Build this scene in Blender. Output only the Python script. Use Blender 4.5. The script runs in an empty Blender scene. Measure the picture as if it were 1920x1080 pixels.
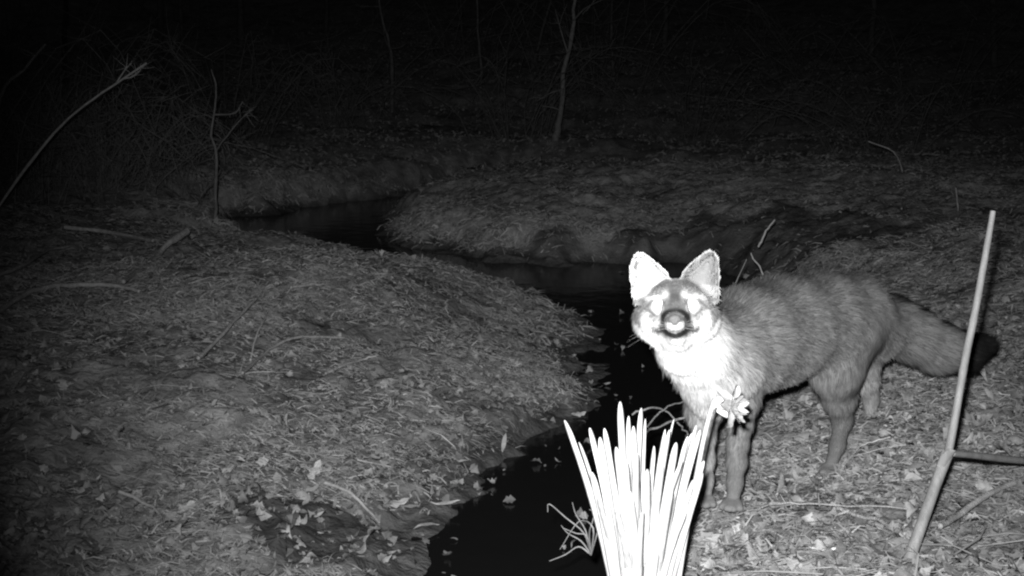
import bpy, math, random
import numpy as np
from mathutils import Vector
random.seed(7)
rng = np.random.default_rng(11)
SC = bpy.context.scene
COL = SC.collection

# ------------------------------------------------------------------ camera, night sky, flash, exposure
CAMZ = 0.75
PITCH = math.radians(10.0)
FPX = 2500.0                                   # focal length in photo pixels (1920 wide)
cam_data = bpy.data.cameras.new('trail_camera')
cam_data.sensor_width = 36.0
cam_data.lens = 36.0 * FPX / 1920.0
cam_data.clip_start = 0.02
cam_data.clip_end = 500.0
cam = bpy.data.objects.new('trail_camera', cam_data)
COL.objects.link(cam)
cam.location = (0, 0, CAMZ)
cam.rotation_euler = (math.pi / 2 - PITCH, 0, 0)
SC.camera = cam

world = bpy.data.worlds.new('World')
SC.world = world
world.use_nodes = True
bg = world.node_tree.nodes['Background']
bg.inputs[0].default_value = (1, 1, 1, 1)
bg.inputs[1].default_value = 0.0048            # moonless night sky

flash_data = bpy.data.lights.new('infrared_flash', 'SPOT')   # the trail camera's own lamp, just above its lens
flash_data.energy = 640.0
flash_data.spot_size = math.radians(54)
flash_data.spot_blend = 1.0
flash_data.shadow_soft_size = 0.012
flash_data.color = (1, 1, 1)
flash = bpy.data.objects.new('infrared_flash', flash_data)
COL.objects.link(flash)
flash.location = (-0.03, -0.02, CAMZ + 0.055)
FA = Vector((0.070, 0.985, -0.200))
flash.rotation_euler = FA.to_track_quat('-Z', 'Y').to_euler()

SC.view_settings.view_transform = 'Standard'
SC.view_settings.look = 'None'
SC.view_settings.gamma = 1.0
SC.view_settings.exposure = 0.0
SC.render.engine = 'CYCLES'
SC.cycles.max_bounces = 4
SC.cycles.filter_width = 2.2

# ------------------------------------------------------------------ pixel <-> place
FW = np.array([0, math.cos(PITCH), -math.sin(PITCH)])
UP = np.array([0, math.sin(PITCH), math.cos(PITCH)])
RT = np.array([1.0, 0, 0])
CP = np.array([0, 0, CAMZ])
def ray(px, py):
    return FW + RT * ((px - 960) / FPX) + UP * ((540 - py) / FPX)
def P(px, py, Y):
    d = ray(px, py)
    return CP + d * (Y / d[1])
def plane(px, py, z):
    d = ray(px, py)
    return CP + d * ((z - CAMZ) / d[2])

# ------------------------------------------------------------------ noise
def _h(ix, iy, iz, seed):
    n = (ix * 73856093) ^ (iy * 19349663) ^ (iz * 83492791) ^ (seed * 2654435)
    n = (n ^ (n >> 13)) * 1274126177
    n = n & 0x7fffffff
    n = (n ^ (n >> 15)) * 668265263
    return ((n & 0x7fffffff) % 100003) / 100003.0
def noise(x, y, z=0.0, seed=1):
    x = np.asarray(x, float); y = np.asarray(y, float); z = np.asarray(z, float) + x * 0
    ix, iy, iz = np.floor(x).astype(np.int64), np.floor(y).astype(np.int64), np.floor(z).astype(np.int64)
    fx, fy, fz = x - ix, y - iy, z - iz
    fx = fx * fx * (3 - 2 * fx); fy = fy * fy * (3 - 2 * fy); fz = fz * fz * (3 - 2 * fz)
    r = 0
    for a in (0, 1):
        for b in (0, 1):
            for c in (0, 1):
                w = (fx if a else 1 - fx) * (fy if b else 1 - fy) * (fz if c else 1 - fz)
                r = r + w * _h(ix + a, iy + b, iz + c, seed)
    return r - 0.5
def noise2(x, y, seed=1):
    x = np.asarray(x, float); y = np.asarray(y, float)
    ix, iy = np.floor(x).astype(np.int64), np.floor(y).astype(np.int64)
    fx, fy = x - ix, y - iy
    fx = fx * fx * (3 - 2 * fx); fy = fy * fy * (3 - 2 * fy)
    r = 0
    for a in (0, 1):
        for b in (0, 1):
            r = r + (fx if a else 1 - fx) * (fy if b else 1 - fy) * _h(ix + a, iy + b, ix * 0, seed)
    return r - 0.5
def sstep(a, b, x):
    t = np.clip((x - a) / (b - a), 0, 1)
    return t * t * (3 - 2 * t)

# ------------------------------------------------------------------ terrain shape
ZW = -0.30
left_edge = [(-0.55, -0.5), (-0.40, 1.6), (-0.30, 2.3)]
left_edge += [tuple(plane(a, b, ZW)[:2]) for a, b in
              [(765, 1040), (790, 985), (850, 945), (905, 880), (985, 822), (1060, 785), (1118, 745), (1150, 690)]]
left_edge = [(a + .05 * (b < 3.4), b) for a, b in left_edge]
left_edge += [(0.40, 5.0), (0.27, 5.45), (-0.1, 5.9), (-0.65, 6.35), (-1.05, 6.75), (-1.5, 7.35), (-1.78, 8.1), (-1.85, 8.6)]
left_edge += [tuple(plane(a, b, ZW)[:2]) for a, b in [(505, 404), (570, 389), (650, 377), (750, 366), (850, 352), (935, 340)]]
right_edge = [(0.0, -0.5), (0.0, 1.2), (0.06, 1.9), (0.13, 2.2), (0.225, 2.54), (0.31, 2.82), (0.44, 3.2), (0.70, 3.8), (1.0, 4.5), (1.12, 5.2), (1.02, 5.8)]
right_edge += [tuple(plane(a, b, ZW)[:2]) for a, b in
               [(1300, 506), (1180, 500), (1110, 494), (1050, 499), (985, 490), (930, 493), (850, 476), (765, 464), (712, 440), (700, 410), (722, 391), (800, 373), (900, 354), (955, 343)]]
poly = np.array(left_edge + right_edge[::-1])
NL = len(left_edge)
ctrl = np.array([
    (.36, 2.14, 0), (.31, 2.18, 0), (.57, 2.42, -.033), (.71, 2.62, -.031), (.9, 2.3, 0), (.5, 1.8, .02), (.13, 1.75, .02), (.3, 1.2, .03), (1.2, 1.8, .03),
    (.6, 3.2, -.04), (1.2, 3.5, -.02), (2, 4, .05), (1.5, 5.5, -.02), (3, 6, .1), (1.25, 4.6, -.03), (.15, 1.95, .0), (.33, 2.55, -.03),
    (-.6, 4.6, .0), (-.4, 3.5, -.11), (-1, 3.5, -.07), (-2, 4, .0), (-.57, 5.4, -.02), (.08, 4.8, -.09), (.15, 4.25, -.14), (-1.5, 6, -.02),
    (-3, 5.5, .03), (-1, 2.6, -.16), (-.6, 2.2, -.2), (-2, 2.5, -.08), (-1.2, 1.5, -.15), (-3, 3, .0),
    (0, 7.2, -.08), (.6, 7, -.07), (-.5, 7.9, -.09), (1, 8.5, -.01), (0, 8.7, -.02), (2, 8, .03), (1.35, 6.5, -.04), (2.5, 6.8, .02),
    (-2.6, 8.5, .02), (-3, 10, .1), (-1, 10, .02), (1, 10, -.15), (3, 10, -.05), (0, 12, 0), (4, 12, 0), (-4, 13, .15), (6, 8, .2), (-6, 8, .2)])
def poly_sdf(x, y, pl, nl=None):
    x = np.asarray(x, float); y = np.asarray(y, float)
    best = np.full(x.shape, 1e9); side = np.zeros(x.shape, bool); inside = np.zeros(x.shape, bool)
    n = len(pl)
    for i in range(n):
        ax, ay = pl[i]; bx, by = pl[(i + 1) % n]
        ex, ey = bx - ax, by - ay
        t = np.clip(((x - ax) * ex + (y - ay) * ey) / (ex * ex + ey * ey), 0, 1)
        d = (x - ax - t * ex) ** 2 + (y - ay - t * ey) ** 2
        m = d < best
        best = np.where(m, d, best)
        if nl: side = np.where(m, i < nl - 1, side)
        c = ((ay > y) != (by > y)) & (x < ex * (y - ay) / (ey if abs(ey) > 1e-9 else 1e-9) + ax)
        inside ^= c
    d = np.sqrt(best) * np.where(inside, -1, 1)
    return (d, side) if nl else d
def terrain(x, y, detail=True):
    x = np.asarray(x, float); y = np.asarray(y, float)
    d, left = poly_sdf(x, y, poly, NL)
    d = d + 0.07 * noise2(x * 3.1, y * 3.1, 5) + 0.09 * noise2(x * 8, y * 8, 6) + 0.05 * noise2(x * 22, y * 22, 7)
    num = 0; den = 0
    for cx, cy, cz in ctrl:
        w = 1.0 / (((x - cx) ** 2 + (y - cy) ** 2) ** 1.5 + 2e-3)
        num = num + w * cz; den = den + w
    top = num / den
    top = top + 0.10 * np.clip(y - 12.5, 0, 60) * sstep(11, 16, y) + 0.05 * np.clip(np.abs(x) - 6, 0, 30)
    gentle = left & (y < 6.9)
    sg = 1 - np.exp(-np.clip(d, 0, 99) / 0.42)
    far = sstep(4.2, 5.6, y)
    df = d + far * (0.20 * noise2(x * 2.3, y * 2.3, 14) + .14 * noise2(x * 6, y * 6, 15) + .04)
    sf = sstep(0, 0.16 + .22 * far, df) * (0.8 - .2 * far) + (0.2 + .2 * far) * sstep(0, 0.6 + .4 * far, df)
    s = np.where(gentle, sg, sf)
    z = np.where(d > 0, ZW + (top - ZW) * s + 0.004, ZW - 0.08 * sstep(0, 0.2, -d))
    if detail:
        near_feet = np.exp(-(((x - .5) / .35) ** 2 + ((y - 2.35) / .35) ** 2))
        amp = sstep(-.04, .12, d) * (1 - 0.75 * near_feet)
        z = z + amp * (0.09 * noise2(x * 1.3, y * 1.3, 8) + 0.05 * noise2(x * 3.7, y * 3.7, 9) * 1.0 + 0.030 * noise2(x * 10, y * 10, 10) + 0.020 * noise2(x * 28, y * 28, 11))
        z = z + sstep(0, .05, d) * 0.010 * noise2(x * 60, y * 60, 12)
    return z
def G(px, py, lift=0.0, tmax=30.0):
    d = ray(px, py)
    t = np.geomspace(0.8, tmax, 900)
    q = CP[None] + d[None] * t[:, None]
    h = np.maximum(terrain(q[:, 0], q[:, 1]), ZW)
    k = np.argmax(q[:, 2] < h)
    if k == 0: k = len(t) - 1
    p = q[k].copy(); p[2] = h[k] + lift
    return p

# ------------------------------------------------------------------ mesh and object helpers
def mesh_obj(name, V, F, mat, parent=None, smooth=True, tone=None, loops=None):
    me = bpy.data.meshes.new(name)
    if isinstance(F, list) and F and not isinstance(F[0], np.ndarray):
        me.from_pydata([tuple(map(float, v)) for v in V], [], [tuple(map(int, f)) for f in F])
    else:
        arrs = F if isinstance(F, list) else [F]
        V = np.asarray(V, np.float32)
        me.vertices.add(len(V)); me.vertices.foreach_set('co', V.ravel())
        li = np.concatenate([a.ravel() for a in arrs]).astype(np.int32)
        tot = np.concatenate([np.full(len(a), a.shape[1], np.int32) for a in arrs])
        st = np.concatenate([[0], np.cumsum(tot)[:-1]]).astype(np.int32)
        me.loops.add(len(li)); me.loops.foreach_set('vertex_index', li)
        me.polygons.add(len(tot)); me.polygons.foreach_set('loop_start', st)
        try: me.polygons.foreach_set('loop_total', tot)
        except Exception: pass
        me.update(calc_edges=True)
    if smooth: me.polygons.foreach_set('use_smooth', np.ones(len(me.polygons), bool))
    if tone is not None:
        a = me.attributes.new('tone', 'FLOAT', 'POINT')
        a.data.foreach_set('value', np.asarray(tone, np.float32))
    me.update()
    if mat: me.materials.append(mat)
    o = bpy.data.objects.new(name, me)
    COL.objects.link(o)
    if parent: o.parent = parent
    return o
def tag(o, label=None, cat=None, group=None, kind=None):
    if label: o['label'] = label
    if cat: o['category'] = cat
    if group: o['group'] = group
    if kind: o['kind'] = kind
    return o
def empty(name, loc=(0, 0, 0)):
    o = bpy.data.objects.new(name, None); COL.objects.link(o); o.location = loc
    return o
def rebase(root, loc):
    """put the thing's Empty at its base while its parts stay where they are"""
    root.location = loc
    for c in root.children:
        c.location = (c.location[0] - loc[0], c.location[1] - loc[1], c.location[2] - loc[2])

def material(name, lo, hi, scale=30.0, attr=False, rough=0.8, spec=0.2, bump=0.0, bscale=200.0, detail=5.0, trans=0.0, stretch=None):
    m = bpy.data.materials.new(name); m.use_nodes = True
    nt = m.node_tree; N = nt.nodes; L = nt.links
    b = N['Principled BSDF']
    b.inputs['Roughness'].default_value = rough
    b.inputs['Specular IOR Level'].default_value = spec
    tc = N.new('ShaderNodeTexCoord')
    src = tc.outputs['Object']
    if stretch:
        mp = N.new('ShaderNodeMapping'); mp.inputs['Scale'].default_value = stretch
        L.new(src, mp.inputs['Vector']); src = mp.outputs['Vector']
    nz = N.new('ShaderNodeTexNoise'); nz.inputs['Scale'].default_value = scale; nz.inputs['Detail'].default_value = detail
    L.new(src, nz.inputs['Vector'])
    mr = N.new('ShaderNodeMapRange')
    mr.inputs['From Min'].default_value = 0.3; mr.inputs['From Max'].default_value = 0.7
    mr.inputs['To Min'].default_value = lo; mr.inputs['To Max'].default_value = hi
    L.new(nz.outputs['Fac'], mr.inputs['Value'])
    val = mr.outputs['Result']
    if attr:
        at = N.new('ShaderNodeAttribute'); at.attribute_name = 'tone'
        mu = N.new('ShaderNodeMath'); mu.operation = 'MULTIPLY'
        L.new(val, mu.inputs[0]); L.new(at.outputs['Fac'], mu.inputs[1]); val = mu.outputs[0]
    cc = N.new('ShaderNodeCombineColor')
    for i in range(3): L.new(val, cc.inputs[i])
    L.new(cc.outputs[0], b.inputs['Base Color'])
    if bump:
        n2 = N.new('ShaderNodeTexNoise'); n2.inputs['Scale'].default_value = bscale; n2.inputs['Detail'].default_value = 6
        L.new(src, n2.inputs['Vector'])
        bp = N.new('ShaderNodeBump'); bp.inputs['Strength'].default_value = bump; bp.inputs['Distance'].default_value = 0.01
        L.new(n2.outputs['Fac'], bp.inputs['Height']); L.new(bp.outputs[0], b.inputs['Normal'])
    if trans:
        tr = N.new('ShaderNodeBsdfTranslucent'); L.new(cc.outputs[0], tr.inputs[0])
        mx = N.new('ShaderNodeMixShader'); mx.inputs[0].default_value = trans
        L.new(b.outputs[0], mx.inputs[1]); L.new(tr.outputs[0], mx.inputs[2])
        L.new(mx.outputs[0], N['Material Output'].inputs['Surface'])
    return m
M = dict(
    soil=material('soil', 0.6, 1.4, 14, attr=True, bump=0.9, bscale=70),
    straw=material('straw', 0.85, 1.15, 40, attr=True, rough=0.6, spec=0.25, trans=0.25),
    litter=material('dry_leaf', 0.8, 1.2, 60, attr=True, rough=0.6, spec=0.3, trans=0.2, bump=0.3, bscale=300),
    fur=material('fur', 0.92, 1.08, 60, attr=True, rough=0.7, spec=0.12),
    skin=material('pelt', 0.85, 1.1, 90, attr=True, rough=0.85, spec=0.08, bump=0.4, bscale=500),
    bark=material('bark', 0.20, 0.36, 60, bump=0.5, bscale=300),
    palebark=material('pale_bark', 0.3, 0.48, 60, bump=0.4, bscale=300),
    treebark=material('tree_bark', 0.06, 0.13, 20),
    dimbark=material('dim_bark', 0.10, 0.18, 40, bump=.4),
    farbark=material('shrub_bark', 0.10, 0.22, 20),
    cane=material('dry_cane', 0.13, 0.21, 30, rough=0.5, spec=0.3, bump=0.25, bscale=260, stretch=(3, 3, .35)),
    leafblade=material('daffodil_leaf', 0.34, 0.52, 40, rough=0.5, spec=0.25, trans=0.12, bump=0.1, stretch=(4, 4, .4)),
    petal=material('petal', 0.30, 0.46, 120, rough=0.5, spec=0.3, trans=0.3, bump=0.2, bscale=400),
    corona=material('corona', 0.24, 0.36, 160, rough=0.5, spec=0.3, trans=0.2, bump=0.2, bscale=400),
    spathe=material('papery_sheath', 0.55, 0.7, 120, rough=0.6, trans=0.3),
    nose=material('nose_skin', 0.11, 0.15, 300, rough=0.55, spec=0.3, bump=0.3, bscale=900),
    eye=material('eye_shine', 0.93, 0.97, 50, rough=0.08, spec=0.6),  # the flash's reflection in the eyes, painted as near-white colour
    whisker=material('whisker', 0.2, 0.3, 50),
)
wm = bpy.data.materials.new('creek_water'); wm.use_nodes = True
b = wm.node_tree.nodes['Principled BSDF']
b.inputs['Base Color'].default_value = (.010, .010, .010, 1); b.inputs['Roughness'].default_value = 0.12
b.inputs['IOR'].default_value = 1.33
nz = wm.node_tree.nodes.new('ShaderNodeTexNoise'); nz.inputs['Scale'].default_value = 9; nz.inputs['Detail'].default_value = 4
tcw = wm.node_tree.nodes.new('ShaderNodeTexCoord'); wm.node_tree.links.new(tcw.outputs['Object'], nz.inputs['Vector'])
bp = wm.node_tree.nodes.new('ShaderNodeBump'); bp.inputs['Strength'].default_value = 0.12; bp.inputs['Distance'].default_value = 0.02
wm.node_tree.links.new(nz.outputs['Fac'], bp.inputs['Height']); wm.node_tree.links.new(bp.outputs[0], b.inputs['Normal'])

def tube(points, radii, n=6, sub=1, wob=0.0, seed=0):
    """tapered tube through points -> V, F lists (Catmull-Rom if sub>1)"""
    pts = np.asarray(points, float); rad = np.asarray(radii, float)
    if sub > 1 and len(pts) > 2:
        ext = np.vstack([2 * pts[0] - pts[1], pts, 2 * pts[-1] - pts[-2]])
        o, r = [], []
        for i in range(len(pts) - 1):
            p0, p1, p2, p3 = ext[i:i + 4]
            for k in range(sub):
                t = k / sub
                o.append(.5 * ((2 * p1) + (p2 - p0) * t + (2 * p0 - 5 * p1 + 4 * p2 - p3) * t * t + (3 * p1 - p0 - 3 * p2 + p3) * t ** 3))
                r.append(rad[i] * (1 - t) + rad[i + 1] * t)
        o.append(pts[-1]); r.append(rad[-1]); pts = np.array(o); rad = np.array(r)
    if wob:
        g = np.random.default_rng(seed)
        w = g.normal(0, wob, pts.shape); w[0] = w[-1] = 0; pts = pts + w
        rad = rad * (1 + g.normal(0, .08, rad.shape))
    if len(pts) > 2:
        pts = np.vstack([pts[:1], pts[:1] + (pts[1] - pts[0]) * .02, pts[1:-1], pts[-1:] - (pts[-1] - pts[-2]) * .02, pts[-1:]])
        rad = np.concatenate([rad[:1], rad[:1], rad[1:-1], rad[-1:], rad[-1:]])
    T = np.gradient(pts, axis=0); T /= np.linalg.norm(T, axis=1)[:, None] + 1e-9
    axes = np.eye(3); ref = axes[np.argmin(np.abs(T).max(0))]
    a_prev = None
    V, F = [], []
    for i in range(len(pts)):
        a = np.cross(T[i], ref) if a_prev is None else a_prev - T[i] * (a_prev @ T[i])
        a = a / np.linalg.norm(a); c = np.cross(T[i], a); a_prev = a
        for k in range(n):
            th = 2 * math.pi * k / n
            V.append(pts[i] + rad[i] * (a * math.cos(th) + c * math.sin(th)))
    for i in range(len(pts) - 1):
        for k in range(n):
            F.append((i * n + k, i * n + (k + 1) % n, (i + 1) * n + (k + 1) % n, (i + 1) * n + k))
    F.append(tuple(range(n))[::-1]); F.append(tuple((len(pts) - 1) * n + k for k in range(n)))
    return V, F
def merge(parts):
    V, F = [], []
    for v, f in parts:
        o = len(V); V += list(v); F += [tuple(i + o for i in q) for q in f]
    return V, F
def ribbons(root, dirs, length, width, normal, tone, bend, mid=0.5):
    """many 2-segment tapering blades in one mesh: base quad + tip triangle"""
    n = len(root); L = length[:, None]
    side = np.cross(dirs, normal); side /= np.linalg.norm(side, axis=1)[:, None] + 1e-9
    W = width[:, None] * .5
    p1 = root + dirs * L * mid
    d2 = dirs + bend; d2 /= np.linalg.norm(d2, axis=1)[:, None] + 1e-9
    p2 = p1 + d2 * L * (1 - mid)
    V = np.stack([root - side * W, root + side * W, p1 + side * W * .85, p1 - side * W * .85, p2], 1).reshape(-1, 3)
    b = np.arange(n)[:, None] * 5
    return V, [b + np.array([[0, 1, 2, 3]]), b + np.array([[3, 2, 4]])], np.repeat(tone, 5)

# ------------------------------------------------------------------ ground and water
rows = np.concatenate([np.linspace(-1.0, 1.3, 40, endpoint=False), np.linspace(1.3, 4, 330, endpoint=False), np.linspace(4, 9, 300, endpoint=False),
                       np.geomspace(9, 90, 160)])
cols = np.linspace(-1, 1, 760); cols = 0.62 * cols + 0.5 * cols ** 3
YY, SS = np.meshgrid(rows, cols, indexing='ij')
XX = SS * (YY + 2.2)
ZZ = terrain(XX, YY)
dC, lC = poly_sdf(XX, YY, poly, NL)
BARE_SHADE = [(plane(a, b, -.17)[:2], r) for a, b, r in ((1270, 455, .28), (1380, 470, .34), (1490, 455, .30), (1600, 480, .30), (750, 440, .20), (830, 452, .14), (900, 455, .24), (965, 450, .20), (1060, 440, .14), (1130, 452, .16), (1200, 450, .2), (560, 380, .2), (700, 365, .25))]  # bare dark mud that also paints in the shade of the undercut bank
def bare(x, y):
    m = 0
    for (a, b), r in BARE_SHADE: m = m + np.exp(-(((x - a) ** 2 + ((y - b) * .8) ** 2) / r ** 2))
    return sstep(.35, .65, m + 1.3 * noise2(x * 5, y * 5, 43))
MUD = [plane(a, b, -.25)[:2] for a, b in ((560, 1010), (660, 1020), (760, 1015), (800, 960), (880, 900), (950, 862))]
def mud(x, y):
    m = 0
    for (a, b), r in zip(MUD, (.13, .16, .16, .09, .08, .07)): m = m + np.exp(-(((x - a) ** 2 + (y - b) ** 2) / r ** 2))
    return np.clip(m * 1.3 + .8 * noise2(x * 9, y * 9, 41), 0, 1) * (m > .15)
wet = np.maximum(sstep(0.07, 0.02, ZZ - ZW + .03 * noise2(XX * 5, YY * 5, 22)), np.maximum(mud(XX, YY), .8 * bare(XX, YY)))  # wet mud, plus the shade painted into the far bank's soil
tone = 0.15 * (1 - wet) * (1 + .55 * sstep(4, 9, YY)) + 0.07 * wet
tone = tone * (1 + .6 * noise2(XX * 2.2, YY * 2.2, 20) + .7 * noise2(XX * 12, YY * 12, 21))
nr, nc = ZZ.shape
ii = (np.arange(nr - 1)[:, None] * nc + np.arange(nc - 1)[None]).ravel()
quads = np.stack([ii, ii + 1, ii + nc + 1, ii + nc], 1)
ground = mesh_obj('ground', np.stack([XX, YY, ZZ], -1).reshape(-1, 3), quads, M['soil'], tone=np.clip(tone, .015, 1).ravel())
tag(ground, kind='structure')
water = mesh_obj('water', [(-6, -1, ZW), (6, -1, ZW), (6, 12, ZW), (-6, 12, ZW)], [(0, 1, 2, 3)], wm)
tag(water, kind='structure')

# ------------------------------------------------------------------ dead grass and leaf litter (nobody could count these)
def scatter(n, y0, y1, p=1.2, spread=.56, off=.7):
    u = rng.random(n)
    e = 1 - p
    y = (y0 ** e + u * (y1 ** e - y0 ** e)) ** (1 / e)
    x = (rng.random(n) * 2 - 1) * spread * (y + off)
    return x, y
def unit(v): return v / (np.linalg.norm(v, axis=-1, keepdims=True) + 1e-9)
def straw(n, y0, y1, lmin, lmax, wmin, wmax, elev, tlo, thi, seed, p=1.2, cover=None):
    x, y = scatter(n, y0, y1, p)
    d, _ = poly_sdf(x, y, poly, NL)
    z = terrain(x, y)
    patch = noise2(x * 2.0, y * 2.0, seed) + .7 * noise2(x * 6, y * 6, seed + 1)
    hgt = z - ZW
    keep = (d > -.03) & (hgt > .010) & (rng.random(n) < sstep(.0, .06, hgt)) & (rng.random(n) < .78 + 1.1 * patch)
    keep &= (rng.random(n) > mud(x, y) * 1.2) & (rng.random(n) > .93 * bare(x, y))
    if cover: keep &= cover(x, y, d)
    x, y, z, patch = x[keep], y[keep], z[keep], patch[keep]
    m = len(x)
    fl = 6.28 * noise2(x * 1.1, y * 1.1, 77) * 2                       # locally combed direction
    az = fl + rng.normal(0, 1.7, m)
    el = np.abs(rng.normal(0, elev, m)) + .04
    e = .03
    gx = (terrain(x + e, y, False) - terrain(x - e, y, False)) / (2 * e); gy_ = (terrain(x, y + e, False) - terrain(x, y - e, False)) / (2 * e)
    gm = np.hypot(gx, gy_); steep = sstep(.7, 1.5, gm) * .8
    down = np.arctan2(-gy_, -gx) + rng.normal(0, .8, m)
    az = np.where(rng.random(m) < steep, down, az)
    D = np.stack([np.cos(az) * np.cos(el), np.sin(az) * np.cos(el), np.sin(el)], 1)
    D[:, 2] += D[:, 0] * gx + D[:, 1] * gy_; D = unit(D)
    R = np.stack([x, y, z + rng.random(m) * .012], 1)
    Nn = unit(np.stack([rng.normal(0, .5, m) - gx, rng.normal(-.5, .5, m) - gy_, np.ones(m)], 1))
    L = lmin + (lmax - lmin) * rng.random(m) ** 1.7
    W = (wmin + (wmax - wmin) * rng.random(m)) * (1 + .12 * np.clip(y - 3, 0, 20))
    T = (tlo + (thi - tlo) * rng.random(m) ** 1.8) * (1 + .5 * patch)
    B = np.stack([rng.normal(0, .35, m), rng.normal(0, .35, m), -np.sin(el) * 1.1 - .05], 1)
    return ribbons(R, D, L, W, Nn, T, B)
def join_rib(parts):
    V, Q, T3, tn, o = [], [], [], [], 0
    for v, (q, t), tt in parts:
        V.append(v); Q.append(q + o); T3.append(t + o); tn.append(tt); o += len(v)
    return np.concatenate(V), [np.concatenate(Q), np.concatenate(T3)], np.concatenate(tn)
V, F, T = join_rib([
    straw(260000, 1.25, 4.6, .008, .050, .0014, .0036, .32, .20, .42, 31),
    straw(190000, 3.8, 10, .012, .050, .0018, .0040, .32, .22, .36, 33),
    straw(260000, 4.6, 9.5, .02, .08, .0025, .0050, .30, .24, .42, 34, cover=lambda x, y, d: (d < .45)),
    straw(90000, 9, 30, .02, .08, .004, .010, .5, .19, .25, 35),
    straw(2600, 1.3, 6, .07, .22, .0016, .0030, .12, .28, .48, 37),
])
tag(mesh_obj('dead_grass', V, F, M['straw'], tone=T, smooth=False), 'matted dead grass and straw lying over both creek banks', 'grass', kind='stuff')

def leaf_shape(kind, g):
    """outline points (x along length 0..1, y half width) as a closed fan with lobes"""
    if kind == 0:      # oval
        xs = np.linspace(0, 1, 7); w = .30 * np.sin(np.pi * xs ** .8)
    elif kind == 1:    # lobed oak-like
        xs = np.linspace(0, 1, 13); w = .34 * np.sin(np.pi * xs ** .9) * (1 + .25 * np.cos(xs * 6 * np.pi * 1.0))
    else:              # narrow willow-like
        xs = np.linspace(0, 1, 7); w = .12 * np.sin(np.pi * xs ** .7)
    return xs, np.clip(w, 0.008, None)
def leaves(n, y0, y1, size, weight, seed, tlo=.16, thi=.5, p=1.2):
    g = np.random.default_rng(seed)
    Vs, Fs, Ts, o = [], [], [], 0
    x, y = scatter(n, y0, y1, p)
    d, left = poly_sdf(x, y, poly, NL)
    z = terrain(x, y)
    afloat = (z < ZW + .012) & (g.random(n) < .05 * np.exp(-np.abs(d) / .10) + .004)
    keep = ((z > ZW + .012) & (g.random(n) < weight(x, y, d, z, left))) | afloat
    z = np.where(afloat, ZW - .002, z)
    for X, Y, Z in zip(x[keep], y[keep], z[keep]):
        xs, w = leaf_shape(g.choice([0, 1, 1, 2]), g)
        s = size[0] + (size[1] - size[0]) * g.random() ** 1.5
        az, curl, fold = g.random() * 6.28, g.normal(0, 1.1), g.normal(0, .7)
        tilt = g.normal(0, .35); roll = g.normal(0, .5)
        t = xs - .5
        cz = curl * t * t
        pts = []
        for q in (-1, 0, 1):
            yy = q * w
            zz = cz + np.abs(yy) * fold + .03 * g.normal(size=len(xs))
            pts.append(np.stack([t, yy + .08 * curl * t * t, zz], 1))
        v = np.concatenate(pts) * s
        ca, sa = math.cos(tilt), math.sin(tilt); v = np.stack([v[:, 0] * ca - v[:, 2] * sa, v[:, 1], v[:, 0] * sa + v[:, 2] * ca], 1)
        ca, sa = math.cos(roll), math.sin(roll); v = np.stack([v[:, 0], v[:, 1] * ca - v[:, 2] * sa, v[:, 1] * sa + v[:, 2] * ca], 1)
        ca, sa = math.cos(az), math.sin(az); v = np.stack([v[:, 0] * ca - v[:, 1] * sa, v[:, 0] * sa + v[:, 1] * ca, v[:, 2]], 1)
        v += (X, Y, Z + .006 - min(0, v[:, 2].min()) * .6)
        k = len(xs); a = np.arange(k - 1)
        f = np.concatenate([np.stack([a, a + 1, a + k + 1, a + k], 1), np.stack([a + k, a + k + 1, a + 2 * k + 1, a + 2 * k], 1)])
        Vs.append(v); Fs.append(f + o); o += len(v)
        Ts.append(np.full(len(v), tlo + (thi - tlo) * g.random() ** 1.6))
    return np.concatenate(Vs), np.concatenate(Fs), np.concatenate(Ts)
def w_edge(x, y, d, z, left):
    return np.clip(.28 + .6 * (y < 3.9) * (d < 2.5) + 2.4 * np.exp(-((d - .10) / .17) ** 2) * (left & (y < 5)) + .25 * (~left) * (y < 3.2), 0, 1) * (.45 + 1.5 * np.clip(noise2(x * 3, y * 3, 61) + .15, 0, 1))
parts = [leaves(46000, 1.3, 5.5, (.009, .036), w_edge, 5, .15, .36), leaves(2500, 5, 9, (.015, .04), lambda x, y, d, z, l: .5 + 0 * x, 6, .16, .30)]
V = np.concatenate([parts[0][0], parts[1][0]]); F = np.concatenate([parts[0][1], parts[1][1] + len(parts[0][0])]); T = np.concatenate([parts[0][2], parts[1][2]])
tag(mesh_obj('leaf_litter', V, F, M['litter'], tone=T, smooth=False), 'curled dry leaves littered over the banks and the wet creek edge', 'leaf litter', kind='stuff')

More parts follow.
